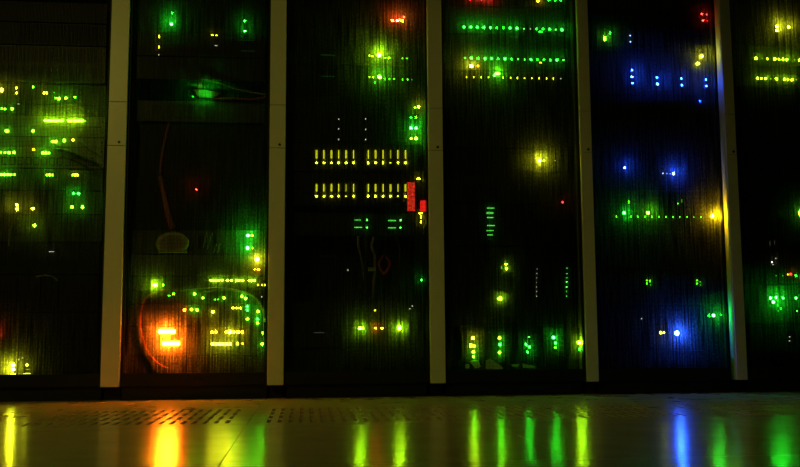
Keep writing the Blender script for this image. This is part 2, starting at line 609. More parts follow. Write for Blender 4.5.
def unit(i, y0, y1, name, label, cat, leds=(), face=M_FACE_DARK, depth=0.55, vents=(), ports=(), handles=False,
         recess=0.0, w=FACE_W, group=None, slots=(), slot_mat=None, led_out=0.0):
    """one box mounted in rack i between photograph rows y0 (top) and y1 (bottom)"""
    z1, z0 = zpx(i, y0), max(zpx(i, y1) + 0.0012, 0.0625)
    base = Vector((RACK_X[i], Y_FACE, z0))
    t = thing(name, label, cat, base, group)
    H = z1 - z0
    hw = w / 2
    yf = recess
    box('chassis', M_INSIDE, t, -0.222, 0.222, yf + 0.0032, depth, 0.001, H - 0.001)
    bm = bmesh.new()
    add_box(bm, -0.2265, 0.2265, yf, yf + 0.003, 0, H)
    obj('faceplate', bm, face, t)
    for s in (-1, 1):
        a, b = sorted((s * 0.227, s * hw))
        if recess > 0.1:
            break
        ear = box('mounting_ear', face, t, a, b, yf + 0.001, yf + 0.005, 0, H)
        for zz in ((0.5,) if H < 0.05 else (0.18, 0.82)):
            bm = bmesh.new()
            add_box(bm, s * (0.227 + hw) / 2 - 0.003, s * (0.227 + hw) / 2 + 0.003, yf - 0.001, yf + 0.0009, H * zz - 0.003, H * zz + 0.003)
            obj('screw', bm, M_SCREW, ear)
    for (a, b, c, d) in vents:          # fractions of the face
        bm = bmesh.new()
        fins_mesh(bm, -0.22 + 0.44 * a, -0.22 + 0.44 * b, H * c, H * d, yf - 0.0002)
        obj('vent_grille', bm, face, t)
    for (n, a, b, c, d) in ports:       # rows of sockets
        wdt = 0.44 * (b - a) / n
        me = None
        for k in range(n):
            xx = -0.22 + 0.44 * a + wdt * (k + 0.5)
            if me is None:
                bm = bmesh.new()
                ww, hh = wdt * 0.36, H * (d - c) / 2
                # socket: raised frame round a dark recess
                add_box(bm, -ww, ww, -0.0025, 0, hh * 0.75, hh)
                add_box(bm, -ww, ww, -0.0025, 0, -hh, -hh * 0.75)
                add_box(bm, -ww, -ww * 0.8, -0.0025, 0, -hh * 0.75, hh * 0.75)
                add_box(bm, ww * 0.8, ww, -0.0025, 0, -hh * 0.75, hh * 0.75)
                o = obj('port', bm, M_PORT, t)
                me = o.data
                o.location = (xx, yf - 0.0002, H * (c + d) / 2)
            else:
                link_mesh('port', me, t, (xx, yf - 0.0002, H * (c + d) / 2))
    for (a, b, c, d) in slots:          # dark bay covers proud of the plate
        box('bay_cover', slot_mat or M_PORT, t, -0.22 + 0.44 * a, -0.22 + 0.44 * b, yf - 0.006, yf - 0.0002, H * c, H * d, 0.001)
    if handles:
        for s in (-1, 1):
            bm = bmesh.new()
            x = s * 0.205
            tube_mesh(bm, [(x, yf - 0.0002, H * 0.2), (x, yf - 0.022, H * 0.24), (x, yf - 0.022, H * 0.76), (x, yf - 0.0002, H * 0.8)], 0.003, 6)
            obj('handle', bm, M_CHROME, t, smooth=True)
    add_leds(t, leds, Y_FACE + recess - led_out)
    return t


V_WIDE = [(0.02, 0.98, 0.30, 0.95)]
V_LOW = [(0.02, 0.98, 0.05, 0.55)]

# ---- rack 1 (cut by the left edge)
G1 = 'rack units in the leftmost rack'
unit(0, 2, 22, 'blank_panel', 'unlit blank panel topmost in the leftmost rack', 'panel', group=G1)
unit(0, 23, 45, 'server', 'unlit server with ribbed front under the blank panel of the leftmost rack', 'server', face=M_FACE_DARK, vents=[(0.3, 0.7, 0.1, 0.9), (0.72, 0.98, 0.1, 0.9)], group=G1)
unit(0, 46, 82, 'server', 'tall ribbed server above the highest yellow lights of the leftmost rack', 'server', face=M_FACE_MID, vents=[(0.02, 0.98, 0.05, 0.42), (0.02, 0.98, 0.55, 0.95)], group=G1)
unit(0, 83, 103.5, 'server', 'server with five yellow lights on the left and green ones on the right, leftmost rack', 'server',
     [(1.5, 90, 'Y', 4, 3.2, 4), (16.5, 88, 'Y', 3), (16.5, 93, 'Y', 3), (33, 87, 'YG', 3), (44, 93, 'Y', 3), (46.5, 93, 'Y', 3),
      (56, 98, 'YG', 3), (59, 98.5, 'YG', 4), (66, 98, 'YG', 4), (75, 97, 'YG', 3), (54, 92.5, 'G', 1)], face=M_FACE_MID, vents=[(0.02, 0.98, 0.7, 0.97)], recess=0.016, group=G1)
unit(0, 104, 114.5, 'network_switch', 'thin switch with a few green lights at the frame edge above the long light row', 'network switch',
     [(2, 108.5, 'YG', 3), (5, 109, 'YG', 3), (12, 109, 'YG', 4), (18.5, 103.9, 'W', 1)], face=M_FACE_MID, ports=[(10, 0.55, 0.97, 0.2, 0.8)], recess=0.016, group=G1)
unit(0, 115, 125.5, 'network_switch', 'switch with one long unbroken row of yellow-green lights, leftmost rack', 'network switch',
     [(x, 120.5, 'LY', 5, 2.4, 2.0) for x in (45.5, 48.2, 51, 53.6, 56.3, 59, 62, 68.5, 71.2, 74, 76.6, 79.3, 82)] + [(85, 121, 'YG', 2)], face=M_FACE_PALE, recess=0.016, group=G1)
unit(0, 126, 135.5, 'server', 'thin server with two separate green lights below the long light row', 'server',
     [(7, 131, 'YG', 4, 4, 3), (33, 131, 'YG', 4)], face=M_FACE_PALE, vents=[(0.7, 0.98, 0.1, 0.9)], recess=0.016, group=G1)
unit(0, 136, 146, 'server', 'thin server with three green lights right of its middle above the dark cable bundle', 'server',
     [(53, 141.5, 'YG', 4), (56, 141.5, 'YG', 4), (64, 140.5, 'YG', 4, 2.6, 3.6), (73, 140, 'Y', 3)], face=M_FACE_PALE, vents=[(0.3, 0.6, 0.1, 0.9)], recess=0.016, group=G1)
unit(0, 146.5, 167, 'network_switch', 'two unit switch with a short green light row left and dark cables at right', 'network switch',
     [(1, 152.5, 'YG', 3), (5, 152.5, 'YG', 3), (9, 152.5, 'YG', 4), (14, 152.5, 'YG', 4), (33.5, 149.5, 'A', 3), (43, 153, 'YG', 4), (46, 153, 'YG', 4), (49, 153, 'YG', 3)],
     face=M_FACE_PALE, ports=[(12, 0.2, 0.98, 0.1, 0.5)], recess=0.016, group=G1)
unit(0, 168, 189.5, 'server', 'pale ribbed server with three light groups along its top, leftmost rack', 'server',
     [(1, 174.6, 'YG', 4), (4.5, 174.6, 'YG', 4), (8, 174.6, 'YG', 4), (11, 174.6, 'YG', 3), (14.5, 174.6, 'YG', 3), (46.5, 175, 'YG', 3), (49.5, 175, 'YG', 4), (52.5, 175, 'YG', 3),
      (72.5, 175, 'YG', 3), (75, 175, 'Y', 3), (77.5, 175, 'Y', 3)], face=M_FACE_MID, vents=[(0.02, 0.98, 0.05, 0.6)], recess=0.016, group=G1)
unit(0, 190.5, 213.5, 'server', 'server with four green lights at right and yellow ones at left, leftmost rack', 'server',
     [(73.5, 193.5, 'G', 4), (78.5, 193.5, 'G', 4), (72, 207, 'YG', 4), (82.5, 207, 'YG', 4), (17, 205, 'Y', 4), (17, 209, 'Y', 4), (33, 208.5, 'Y', 4)],
     face=M_FACE_MID, vents=[(0.02, 0.62, 0.35, 0.95)], recess=0.016, group=G1)
unit(0, 214, 241, 'server', 'server with a single large yellow-green light, leftmost rack', 'server',
     [(34.5, 225.5, 'LY', 4), (27, 225, 'YG', 2)], face=M_FACE_MID, vents=[(0.6, 0.98, 0.1, 0.9)], slots=[(0.33, 0.48, 0.2, 0.8)], recess=0.016, group=G1)
unit(0, 242, 274, 'server', 'dark unlit server with one short white glint, leftmost rack', 'server', [(51.5, 251.5, 'W', 1, 5, 0.8, 'bar')], vents=[(0.1, 0.9, 0.2, 0.5)], group=G1)  # the glint is a reflection, made as a weak glowing bar
unit(0, 275, 312, 'disk_array', 'dark drive chassis with one tiny warm light, leftmost rack', 'disk array',
     [(49.5, 291, 'A', 2, 2.0, 1.6)], slots=[(0.03, 0.2, 0.1, 0.9), (0.22, 0.39, 0.1, 0.9), (0.41, 0.58, 0.1, 0.9), (0.62, 0.72, 0.1, 0.9), (0.82, 0.97, 0.1, 0.6)], group=G1)
unit(0, 313, 339, 'server', 'unlit server above the bottom unit of the leftmost rack, red glow at its edge', 'server', [(-6, 333, 'R', 5, 4, 6)], face=M_FACE_DARK, vents=V_LOW, group=G1)
unit(0, 340, 382, 'power_unit', 'bottom unit of the leftmost rack with one large yellow light', 'power unit',
     [(13, 364.8, 'Y', 6, 4, 3.2), (13, 369.3, 'Y', 6, 4, 2.6), (13, 373.8, 'Y', 3, 5, 1.2), (27, 365, 'Y', 4, 2), (27, 373.6, 'Y', 2, 7, 1.0), (19, 359.5, 'W', 1), (22.5, 358, 'W', 1), (27.5, 369.5, 'Y', 1, 4, .8)],
     vents=[(0.02, 0.62, 0.3, 0.95)], recess=0.012, group=G1)

# ---- rack 2
G2 = 'rack units in the rack with orange bars'
unit(1, -18, 31.5, 'server', 'tall server with two pairs of green lights at the top of the second rack', 'server',
     [(172, 13, 'G', 4, 2), (171.5, 24, 'G', 6, 2.6), (245, 21, 'G', 4, 2), (245, 31.0, 'G', 5, 2.2)], face=M_FACE_DARK, vents=[(0.02, 0.98, 0.02, 0.95)], recess=0.01, group=G2)
unit(1, 32.5, 57, 'server', 'server with two stacked yellow lights at its left end, second rack', 'server',
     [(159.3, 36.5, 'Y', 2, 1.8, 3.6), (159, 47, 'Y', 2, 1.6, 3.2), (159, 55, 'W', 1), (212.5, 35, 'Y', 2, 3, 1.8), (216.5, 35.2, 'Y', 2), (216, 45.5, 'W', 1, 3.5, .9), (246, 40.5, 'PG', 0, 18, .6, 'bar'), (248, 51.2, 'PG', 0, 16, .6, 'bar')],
     group=G2)
unit(1, 58, 80, 'blank_panel', 'dark blank panel above the green lit paper tag, second rack', 'panel', group=G2)
sh1 = unit(1, 100, 121, 'patch_panel', 'patch panel just below the green lit paper tag', 'patch panel', [(193, 96.5, 'G', 2, 1.6)], ports=[(12, 0.08, 0.62, 0.15, 0.85)], face=M_FACE_MID, recess=0.02, group=G2)
unit(1, 122, 176, 'blank_panel', 'large dark blank panel in the middle of the second rack', 'panel', recess=0.04, group=G2)
unit(1, 177, 229, 'server', 'open-fronted server with one tiny red light, second rack', 'server',
     [(196.5, 189.5, 'R', 4, 1.8)], face=M_FACE_DARK, vents=[(0.46, 0.60, 0.4, 0.85), (0.66, 0.98, 0.1, 0.8)], recess=0.03, group=G2)
unit(1, 255, 275.5, 'server', 'server with a large yellow light at its right end, second rack', 'server',
     [(257, 259, 'Y', 6, 4.2), (255, 269.5, 'A', 3, 2.5, 1.4), (258.5, 269.6, 'O', 4, 3, 1.6)],
     vents=[(0.45, 0.98, 0.05, 0.5)], face=M_FACE_MID, recess=0.0, group=G2)
unit(1, 230, 254, 'network_switch', 'switch with two short green lights one above the other, second rack', 'network switch',
     [(248, 235.5, 'G', 7, 3, 2.2), (252, 235.5, 'YG', 4, 3, 2), (247.5, 248, 'G', 7, 3, 2.4), (252.5, 248, 'YG', 3, 2.6, 2)], vents=[(0.66, 0.98, 0.1, 0.95)], recess=0.012,
     slots=[(0.5, 0.58, 0.2, 0.8)], face=M_FACE_MID, group=G2)
unit(1, 276.5, 290, 'network_switch', 'switch with a broken row of bright green lights, second rack', 'network switch',
     [(x, 280.5, 'LY', 4, 2.4, 2) for x in (211, 213.4, 215.8, 218.5, 222, 227.5, 231.5, 236.5, 239, 242.7, 249.5, 252, 254.6)] + [(155, 285, 'LY', 6, 5, 2.8), (163, 285, 'YG', 3), (258, 285, 'Y', 2), (262, 285, 'Y', 2), (265, 285, 'Y', 2)],
     face=M_FACE_MID, vents=[(0.2, 0.45, 0.1, 0.9)], group=G2)
unit(1, 291, 304, 'network_switch', 'switch with scattered small green lights under the broken light row', 'network switch',
     [(173.5, 294, 'YG', 3), (169, 295.6, 'YG', 2, 3, 1.2), (194.5, 294, 'YG', 4), (203, 298, 'YG', 4, 2, 2.6), (215, 299.5, 'YG', 2), (218, 299.5, 'YG', 2), (224, 298, 'YG', 4), (242, 296.3, 'YG', 4), (245.5, 298.5, 'YG', 4), (261.5, 297, 'W', 1)],
     face=M_FACE_MID, ports=[(16, 0.1, 0.9, 0.08, 0.3)], group=G2)
unit(1, 305, 325.5, 'server', 'server with small mixed lights directly above the orange bars', 'server',
     [(184.5, 310, 'O', 4), (191.5, 309.5, 'YG', 4), (197, 310, 'YG', 4), (213, 312, 'Y', 4), (233, 308, 'Y', 3), (237, 308, 'Y', 3), (240.5, 308, 'Y', 3), (247.5, 306.5, 'G', 4), (247.5, 310, 'G', 4),
      (258, 311.5, 'YG', 4), (247.5, 319, 'YG', 4), (257.5, 319, 'G', 4), (257.5, 323, 'YG', 4)], face=M_FACE_MID, vents=[(0.05, 0.8, 0.1, 0.6)], group=G2)
unit(1, 326.5, 354, 'power_unit', 'power unit with two glowing orange bars and a yellow light row', 'power unit',
     [(166.8, 331.5, 'O', 8, 17, 4.6, 'bar'), (171.2, 343.4, 'O', 8, 17.5, 4.8, 'bar'), (212, 332, 'A', 4), (216, 332, 'A', 4), (226.5, 332, 'A', 4, 3), (230, 332, 'Y', 5, 3.4), (234, 332, 'Y', 4), (238, 332, 'Y', 4), (242, 332, 'A', 4)]
     + [(x, 343.8, 'Y', 4, 3) for x in (212.5, 216, 219.5, 223, 226.5, 230)] + [(237.5, 343.6, 'YG', 4), (242.5, 343.6, 'O', 3), (262.5, 333, 'YG', 3, 2, 3), (262.3, 344, 'YG', 4, 3)],
     face=M_FACE_MID, vents=[(0.02, 0.3, 0.03, 0.97), (0.42, 0.62, 0.5, 0.97)], recess=0.01, group=G2)
unit(1, 355, 382, 'blank_panel', 'dark bottom panel under the orange bars', 'panel', face=M_FACE_DARK, group=G2)

# ---- rack 3
G3 = 'rack units in the rack with yellow drive lights'
unit(2, -18, 27, 'server', 'server with an orange-red light pair, topmost in the third rack', 'server',
     [(392.5, 20.6, 'O', 5, 2.8), (402, 20.6, 'A', 4, 3.2), (397.3, 20.6, 'R', 7, 2.2), (399.8, 19.6, 'O', 3), (404, 17, 'R', 4, 2)], vents=[(0.45, 0.9, 0.15, 0.8)], recess=0.012, group=G3)
unit(2, 28, 64, 'server', 'server with the brightest yellow-green light above its twin, third rack', 'server',
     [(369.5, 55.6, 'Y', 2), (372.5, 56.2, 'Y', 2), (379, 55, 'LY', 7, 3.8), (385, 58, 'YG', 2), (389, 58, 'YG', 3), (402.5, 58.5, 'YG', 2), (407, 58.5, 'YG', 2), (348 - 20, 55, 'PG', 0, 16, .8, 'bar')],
     vents=[(0.35, 0.72, 0.3, 0.95)], recess=0.012, group=G3)
unit(2, 65, 95, 'server', 'server with a greener bright light below its twin, third rack', 'server',
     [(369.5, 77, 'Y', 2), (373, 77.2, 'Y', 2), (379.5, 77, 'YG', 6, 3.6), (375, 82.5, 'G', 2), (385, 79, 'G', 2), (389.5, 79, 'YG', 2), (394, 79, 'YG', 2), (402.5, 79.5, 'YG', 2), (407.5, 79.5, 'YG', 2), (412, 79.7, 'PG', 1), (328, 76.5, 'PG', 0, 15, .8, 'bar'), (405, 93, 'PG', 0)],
     vents=[(0.35, 0.72, 0.62, 0.95)], recess=0.012, group=G3)
unit(2, 96, 143, 'network_switch', 'switch with four short green light pairs at its right end, third rack', 'network switch',
     [(415, 107.5, 'YG', 3), (418.5, 107, 'Y', 4), (411, 117.5, 'G', 3), (416, 117.5, 'YG', 3), (411, 128, 'G', 5), (416, 128, 'G', 5), (411, 138.5, 'YG', 4), (416, 138.5, 'YG', 5)]
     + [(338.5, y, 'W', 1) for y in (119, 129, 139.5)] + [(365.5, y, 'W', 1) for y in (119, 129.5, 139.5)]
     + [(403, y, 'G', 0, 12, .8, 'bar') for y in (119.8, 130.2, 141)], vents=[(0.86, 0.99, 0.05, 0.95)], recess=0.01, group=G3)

DRIVE_X = (316.5, 324, 331.4, 338.6, 346.1, 353.6, 368.2, 375.6, 383, 390.5, 398, 405.4)


def disk_array(y0, y1, bar0, bar1, dot, label, weak):
    i = 2
    t = unit(i, y0, y1, 'disk_array', label, 'disk array', group=G3, w=0.483)
    z1, z0 = zpx(i, y0), zpx(i, y1)
    base = t.location
    H = z1 - z0
    for k, px in enumerate(DRIVE_X):
        p = at(px, dot, Y_FACE)
        bm = bmesh.new()
        add_box(bm, -0.0115, 0.0115, -0.008, 0, 0.01, H - 0.008)
        c = obj('drive_carrier', bm, M_PORT, t, 0.0012)
        c.location = (p.x - base.x - 0.004, -0.0003, 0)
        bm = bmesh.new()
        add_box(bm, -0.0095, -0.0035, -0.014, -0.0082, 0.02, H - 0.016)
        obj('latch', bm, M_FACE_DARK, c)
    wk = lambda k: 2 if k in weak else 3
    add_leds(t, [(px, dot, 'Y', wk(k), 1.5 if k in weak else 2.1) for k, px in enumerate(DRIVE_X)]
             + [(px, (bar0 + bar1) / 2, 'Y', 1, 0.9 if k in weak else 1.7, bar1 - bar0, 'bar') for k, px in enumerate(DRIVE_X)], Y_FACE - 0.0085)  # bars: lit reflections on the drive handles, made to glow
    return t


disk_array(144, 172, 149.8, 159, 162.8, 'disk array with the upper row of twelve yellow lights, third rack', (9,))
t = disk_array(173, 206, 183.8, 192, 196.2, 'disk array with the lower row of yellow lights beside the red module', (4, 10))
add_leds(t, [(418.5, 178.7, 'Y', 3, 4, 1.8)], Y_FACE - 0.001)
unit(2, 213.5, 236, 'server', 'server with four short green light bars, third rack', 'server',
     [(357.8, 220, 'PG', 1, 7, 1.0, 'bar'), (367, 220, 'PG', 2, 2.2), (358, 227.6, 'PG', 1, 8.5, 1.3, 'bar'), (367, 227.5, 'PG', 2, 2.2), (392, 220.5, 'PG', 1, 8.5, 1.3, 'bar'), (400.5, 220.2, 'PG', 2, 2.2), (392, 228, 'PG', 1, 8.5, 1.2, 'bar'), (400.5, 227.6, 'PG', 2, 2.2),
      (421, 217, 'Y', 3, 1.6, 3.6), (421, 222, 'Y', 3, 2.0)], group=G3)
unit(2, 237, 300, 'blank_panel', 'recessed dark panel behind loose hanging cables, third rack', 'panel', [(421.5, 280, 'G', 4, 1.9), (347.8, 270, 'W', 1)], recess=0.12, led_out=0.119, group=G3)
unit(2, 301, 348, 'power_unit', 'unit with a row of four glowing lights low in the third rack', 'power unit',
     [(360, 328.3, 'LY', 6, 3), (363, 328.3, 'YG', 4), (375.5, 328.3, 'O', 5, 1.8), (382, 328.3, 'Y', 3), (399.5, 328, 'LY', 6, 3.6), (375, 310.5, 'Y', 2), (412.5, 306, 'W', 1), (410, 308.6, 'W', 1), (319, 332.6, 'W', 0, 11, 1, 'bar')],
     vents=[(0.3, 0.9, 0.5, 0.6)], group=G3)
unit(2, 349, 382, 'blank_panel', 'dark bottom panel of the third rack', 'panel', group=G3)

# red lit module and its shoulder at the right end of the lower drive row
p0, p1 = at(407.4, 182, 0.0260), at(415.4, 211, 0.0260)
t = thing('status_module', 'small upright red glowing module right of the lower drive row', 'status module', ((p0.x + p1.x) / 2, 0.026, p1.z))
w, h = (p1.x - p0.x) / 2, p0.z - p1.z
box('housing', M_PORT, t, -w - 0.002, w + 0.002, 0.004, 0.0139, -0.002, h + 0.002)
bm = bmesh.new()
for k in range(6):
    zz = h * k / 6
    for j in range(2):
        add_box(bm, -w + j * w, -w + (j + 1) * w - 0.0012, 0.0, 0.0035, zz, zz + h / 6 - 0.0014)
obj('red_window', bm, None or bpy.data.materials.new('tmp'), t)
redm = bpy.data.materials.new('red_backlit_window')
redm.use_nodes = True
_nt = redm.node_tree
_nt.nodes.clear()
_tc = _nt.nodes.new('ShaderNodeTexCoord')
_n = _nt.nodes.new('ShaderNodeTexNoise')
_n.inputs['Scale'].default_value = 130
_nt.links.new(_tc.outputs['Object'], _n.inputs['Vector'])
_mr = _nt.nodes.new('ShaderNodeMapRange')
_mr.inputs['From Min'].default_value = 0.3
_mr.inputs['From Max'].default_value = 0.7
_mr.inputs['To Min'].default_value = 0.25
_mr.inputs['To Max'].default_value = 1.6
_nt.links.new(_n.outputs['Fac'], _mr.inputs['Value'])
_e = _nt.nodes.new('ShaderNodeEmission')
_e.inputs[0].default_value = (1.0, 0.045, 0.015, 1)
_nt.links.new(_mr.outputs[0], _e.inputs[1])
_o = _nt.nodes.new('ShaderNodeOutputMaterial')
_nt.links.new(_e.outputs[0], _o.inputs['Surface'])
t.children[1].data.materials[0] = redm
p0 = at(423.5, 207, 0.0310)
t = thing('indicator_block', 'small red lit block with a yellow light against the middle cover strip', 'indicator', (p0.x, 0.031, p0.z - 0.03))
box('housing', M_PORT, t, -0.016, 0.015, 0.0, 0.0095, 0.004, 0.06)
add_leds(t, [(423.6, 206, 'R', 1, 7.5, 12, 'bar'), (420.5, 213.4, 'Y', 3, 4, 1.6)], 0.0305)

# ---- rack 4
G4 = 'rack units in the fourth rack'
unit(3, -25, 6, 'network_switch', 'switch at the very top of the fourth rack, red glow at left', 'network switch',
     [(470, -2, 'R', 4, 4), (481, -2, 'R', 5, 4), (490, -2, 'R', 4, 4), (538, 1, 'A', 4, 2.6), (549, 0, 'G', 3), (555, 0, 'G', 3), (561, 0, 'G', 3)], vents=V_WIDE, group=G4)
unit(3, 7, 34, 'network_switch', 'switch with the upper long row of sixteen green lights, fourth rack', 'network switch',
     [(464, 27, 'G', 4), (470.8, 27, 'G', 4), (477.5, 27.2, 'G', 4), (484, 27.4, 'G', 4), (490.5, 27.6, 'G', 4), (497, 27.8, 'G', 3), (503.5, 27.9, 'G', 3), (510, 28, 'G', 4), (517, 28.3, 'G', 4), (524, 28.7, 'PG', 2), (530.5, 29, 'W', 1), (536.5, 29, 'G', 3), (543, 29, 'G', 3), (549.5, 29.2, 'G', 4), (556, 29.6, 'PG', 2), (562, 29.8, 'G', 4, 3), (540.5, 31.7, 'G', 3, 4, 1.6)],
     vents=[(0.02, 0.98, 0.36, 0.96)], face=M_FACE_MID, recess=0.01, group=G4)
unit(3, 35, 70, 'network_switch', 'switch with the lower long row of green lights and a yellow one beneath, fourth rack', 'network switch',
     [(465, 58, 'PG', 2), (471.5, 58, 'G', 4), (478, 58.5, 'G', 3), (485, 58.5, 'G', 4), (491.5, 58.5, 'G', 4), (498, 58.8, 'G', 3), (505, 58.9, 'G', 4), (511.5, 59, 'G', 3), (518, 59, 'PG', 2), (524.5, 59.5, 'PG', 2), (531, 59.5, 'G', 4), (537.5, 59.6, 'G', 3), (544, 59.7, 'G', 3), (550.5, 60, 'G', 3), (557, 60, 'G', 4), (563.5, 60.2, 'PG', 2), (540.5, 62.6, 'Y', 2, 4, 1.4), (471.5, 66, 'Y', 6, 3.2), (478, 66, 'O', 3)],
     vents=[(0.02, 0.98, 0.40, 0.96)], face=M_FACE_MID, recess=0.01, group=G4)
unit(3, 71, 92, 'patch_panel', 'patch panel with a row of tiny yellow drops and one bright green light', 'patch panel',
     [(x, 77 + (x - 466) * 0.018, 'Y', 2, 1.3, 2.6) for x in (466.5, 474, 481, 488.5, 503, 510.5, 517.5, 524.5, 532, 539, 546.5, 553.5)] + [(561, 78.5, 'W', 1), (497.5, 73.6, 'YG', 6, 5.5, 2.4), (494.5, 75.5, 'G', 4)],
     ports=[(14, 0.1, 0.96, 0.1, 0.4)], recess=0.008, group=G4)
unit(3, 93, 148, 'blank_panel', 'large unlit panel under the green rows of the fourth rack', 'panel', group=G4)
unit(3, 149, 171, 'server', 'server with one fuzzy yellow light at right, fourth rack', 'server',
     [(539.5, 160.5, 'Y', 7, 3.2), (544, 160.2, 'YG', 3), (555, 160.5, 'W', 1), (549, 160.5, 'W', 0)], vents=[(0.62, 0.9, 0.05, 0.95)], recess=0.006, group=G4)
unit(3, 172, 203, 'server', 'dark server with a lone small red light, fourth rack', 'server', [(562.5, 202.2, 'R', 3, 2.0)], group=G4)
unit(3, 204.5, 246, 'network_switch', 'unit with a ladder of short pale green bars, fourth rack', 'network switch',
     [(490.5, 208, 'PG', 1, 8, 1.3, 'bar'), (490, 213, 'PG', 1, 8, 1.8, 'bar'), (490, 217.5, 'PG', 1, 7, 1.2, 'bar'), (490, 221, 'G', 0, 6, .7, 'bar'), (490.8, 225.5, 'PG', 1, 8, 1.4, 'bar'), (490, 230.5, 'PG', 1, 7.5, 1.2, 'bar'), (490, 235, 'PG', 1, 6.5, 1, 'bar'), (490, 239.5, 'PG', 0, 6, .6, 'bar')], group=G4)  # vent fins lit by LEDs, made as bars that glow themselves
unit(3, 247, 325, 'chassis_switch', 'tall chassis with two vertical columns of tiny lights, fourth rack', 'network switch',
     [(506, 264.3, 'LY', 4, 2), (506.5, 268.5, 'LY', 4, 2.4), (501.5, 267.5, 'PG', 1, 1.2, 3), (500, 298.5, 'LY', 5, 4.4, 2.6)]
     + [(536.7, y, 'W', 1, 1.1) for y in (269, 273.5, 278, 282.5, 287, 291.5, 296)] + [(566.8, y, 'PG', 2 if 280 < y < 290 else 1, 1.6) for y in (268, 273.5, 278, 282, 287, 291.5, 296)],
     vents=[(0.22, 0.42, 0.3, 0.85)], slots=[(0.52, 0.70, 0.05, 0.95), (0.72, 0.88, 0.05, 0.95)], led_out=0.0062, group=G4)

PSUS = [
    [(473, 338, 'Y', 4, 3), (471, 345.5, 'LY', 4, 3), (474, 346, 'LY', 4), (473.5, 352, 'YG', 4, 3), (473.5, 356.5, 'YG', 4, 2.4)],
    [(499.5, 338, 'YG', 4, 3), (500, 344.5, 'G', 4, 3), (499.5, 352.5, 'YG', 4, 2.8)],
    [(529, 337, 'PG', 2), (526, 344.5, 'G', 4, 2.6), (527.5, 352, 'G', 4, 2.4), (529.5, 347, 'G', 4)],
    [(553.5, 337.5, 'G', 5, 3), (555.5, 343, 'G', 4, 2.6), (555.5, 347.5, 'YG', 3)],
    [(579.5, 342.5, 'LY', 6, 3.4), (579.5, 349.5, 'G', 4, 2)],
]
PSU_LABELS = ['power supply with the yellowest stacked lights, leftmost of five above the paper scraps',
              'power supply with three stacked green lights, second of five low in the fourth rack',
              'power supply with stacked green lights, third of five low in the fourth rack',
              'power supply with two green lights, fourth of five low in its rack',
              'power supply with one round yellow-green light beside the dim cover strip, rightmost of five']
for k, (leds, lab) in enumerate(zip(PSUS, PSU_LABELS)):
    px = (473, 500, 527.5, 554.5, 578.5)[k]
    zb = zpx(3, 361)
    zt = zpx(3, 328)
    base = Vector((at(px, 345, Y_FACE).x, Y_FACE, zb))
    t = thing('power_supply', lab, 'power supply', base, 'power supplies low in the fourth rack')
    H = zt - zb
    hw = 0.0455 if k < 4 else 0.038
    xr = hw if k < 4 else 0.568 - base.x
    box('chassis', M_INSIDE, t, -hw, hw if k < 4 else 0.5275 - base.x, 0.003, 0.5, 0, H)
    box('faceplate', M_FACE_DARK, t, -hw, xr, -0.0005, 0.0028, 0, H, 0.0008)
    bm = bmesh.new()
    x0 = hw * 0.25
    for q in range(5):
        add_box(bm, x0, xr * 0.8, -0.0035, -0.0006, H * (0.15 + 0.15 * q), H * (0.15 + 0.15 * q) + 0.004)
    obj('vent_grille', bm, M_FACE_MID, t)
    bm = bmesh.new()
    tube_mesh(bm, [(-hw * 0.75, -0.0006, H * 0.15), (-hw * 0.75, -0.009, H * 0.2), (-hw * 0.75, -0.009, H * 0.8), (-hw * 0.75, -0.0006, H * 0.85)], 0.0025, 6)
    obj('handle', bm, M_SCREW, t, smooth=True)
    add_leds(t, leds, Y_FACE - 0.0006)

# ---- rack 5
G5 = 'rack units in the rack with blue lights'
unit(4, -20, 10, 'server', 'grey ribbed server at the very top of the rack with blue lights', 'server', face=M_FACE_MID, vents=V_WIDE, group=G5)
unit(4, 11, 48, 'server', 'server with a red light cluster at right and a green one at left', 'server',
     [(604.8, 38.5, 'YG', 4, 2.4, 6), (610, 33, 'G', 3, 2, 3), (630, 35.5, 'BW', 2, 1.6), (630.5, 41.7, 'BW', 2, 1.6), (702, 14, 'R', 4, 1.8), (703, 20.5, 'R', 4, 2), (706.5, 14.5, 'R', 3, 1.6), (707.5, 21, 'R', 2, 1.4)], vents=[(0.02, 0.12, 0.3, 0.9)], group=G5)
unit(4, 49, 93, 'disk_array', 'disk array with four short columns of blue lights', 'disk array',
     [(632, 70, 'B', 5, 2), (632, 76.7, 'B', 6, 2.2), (632.5, 83, 'B', 5, 2), (657, 77.5, 'B', 5, 2.1), (657.5, 84, 'B', 6, 2.2), (681.5, 78.5, 'B', 5, 1.9), (682, 85, 'B', 5, 2), (706, 79.5, 'B', 5, 1.9), (706.5, 86, 'B', 5, 2), (656, 65, 'BW', 0), (698, 63.5, 'Y', 4, 4, 2.4), (702, 56, 'Y', 5, 3)],
     face=M_FACE_MID, slots=[(0.11, 0.3, 0.08, 0.92), (0.32, 0.5, 0.08, 0.92), (0.52, 0.7, 0.08, 0.92), (0.72, 0.9, 0.08, 0.92)], slot_mat=M_FACE_MID, led_out=0.0062, vents=[(0.02, 0.1, 0.1, 0.9)], recess=0.035, group=G5)
unit(4, 94, 150, 'blank_panel', 'unlit panel under the blue disk array with one dim blue spot', 'panel', [(700, 101, 'B', 3, 2.4)], group=G5)
unit(4, 151, 190, 'server', 'server with two far apart blue lights', 'server',
     [(624.7, 167.7, 'B', 6, 2.6), (673.5, 173.5, 'B', 7, 2.6), (663, 173.3, 'W', 2, 1.6), (667, 173.5, 'BW', 2, 1.3), (670, 173.7, 'BW', 2, 1.2)], vents=[(0.55, 0.98, 0.05, 0.95)], recess=0.015, group=G5)
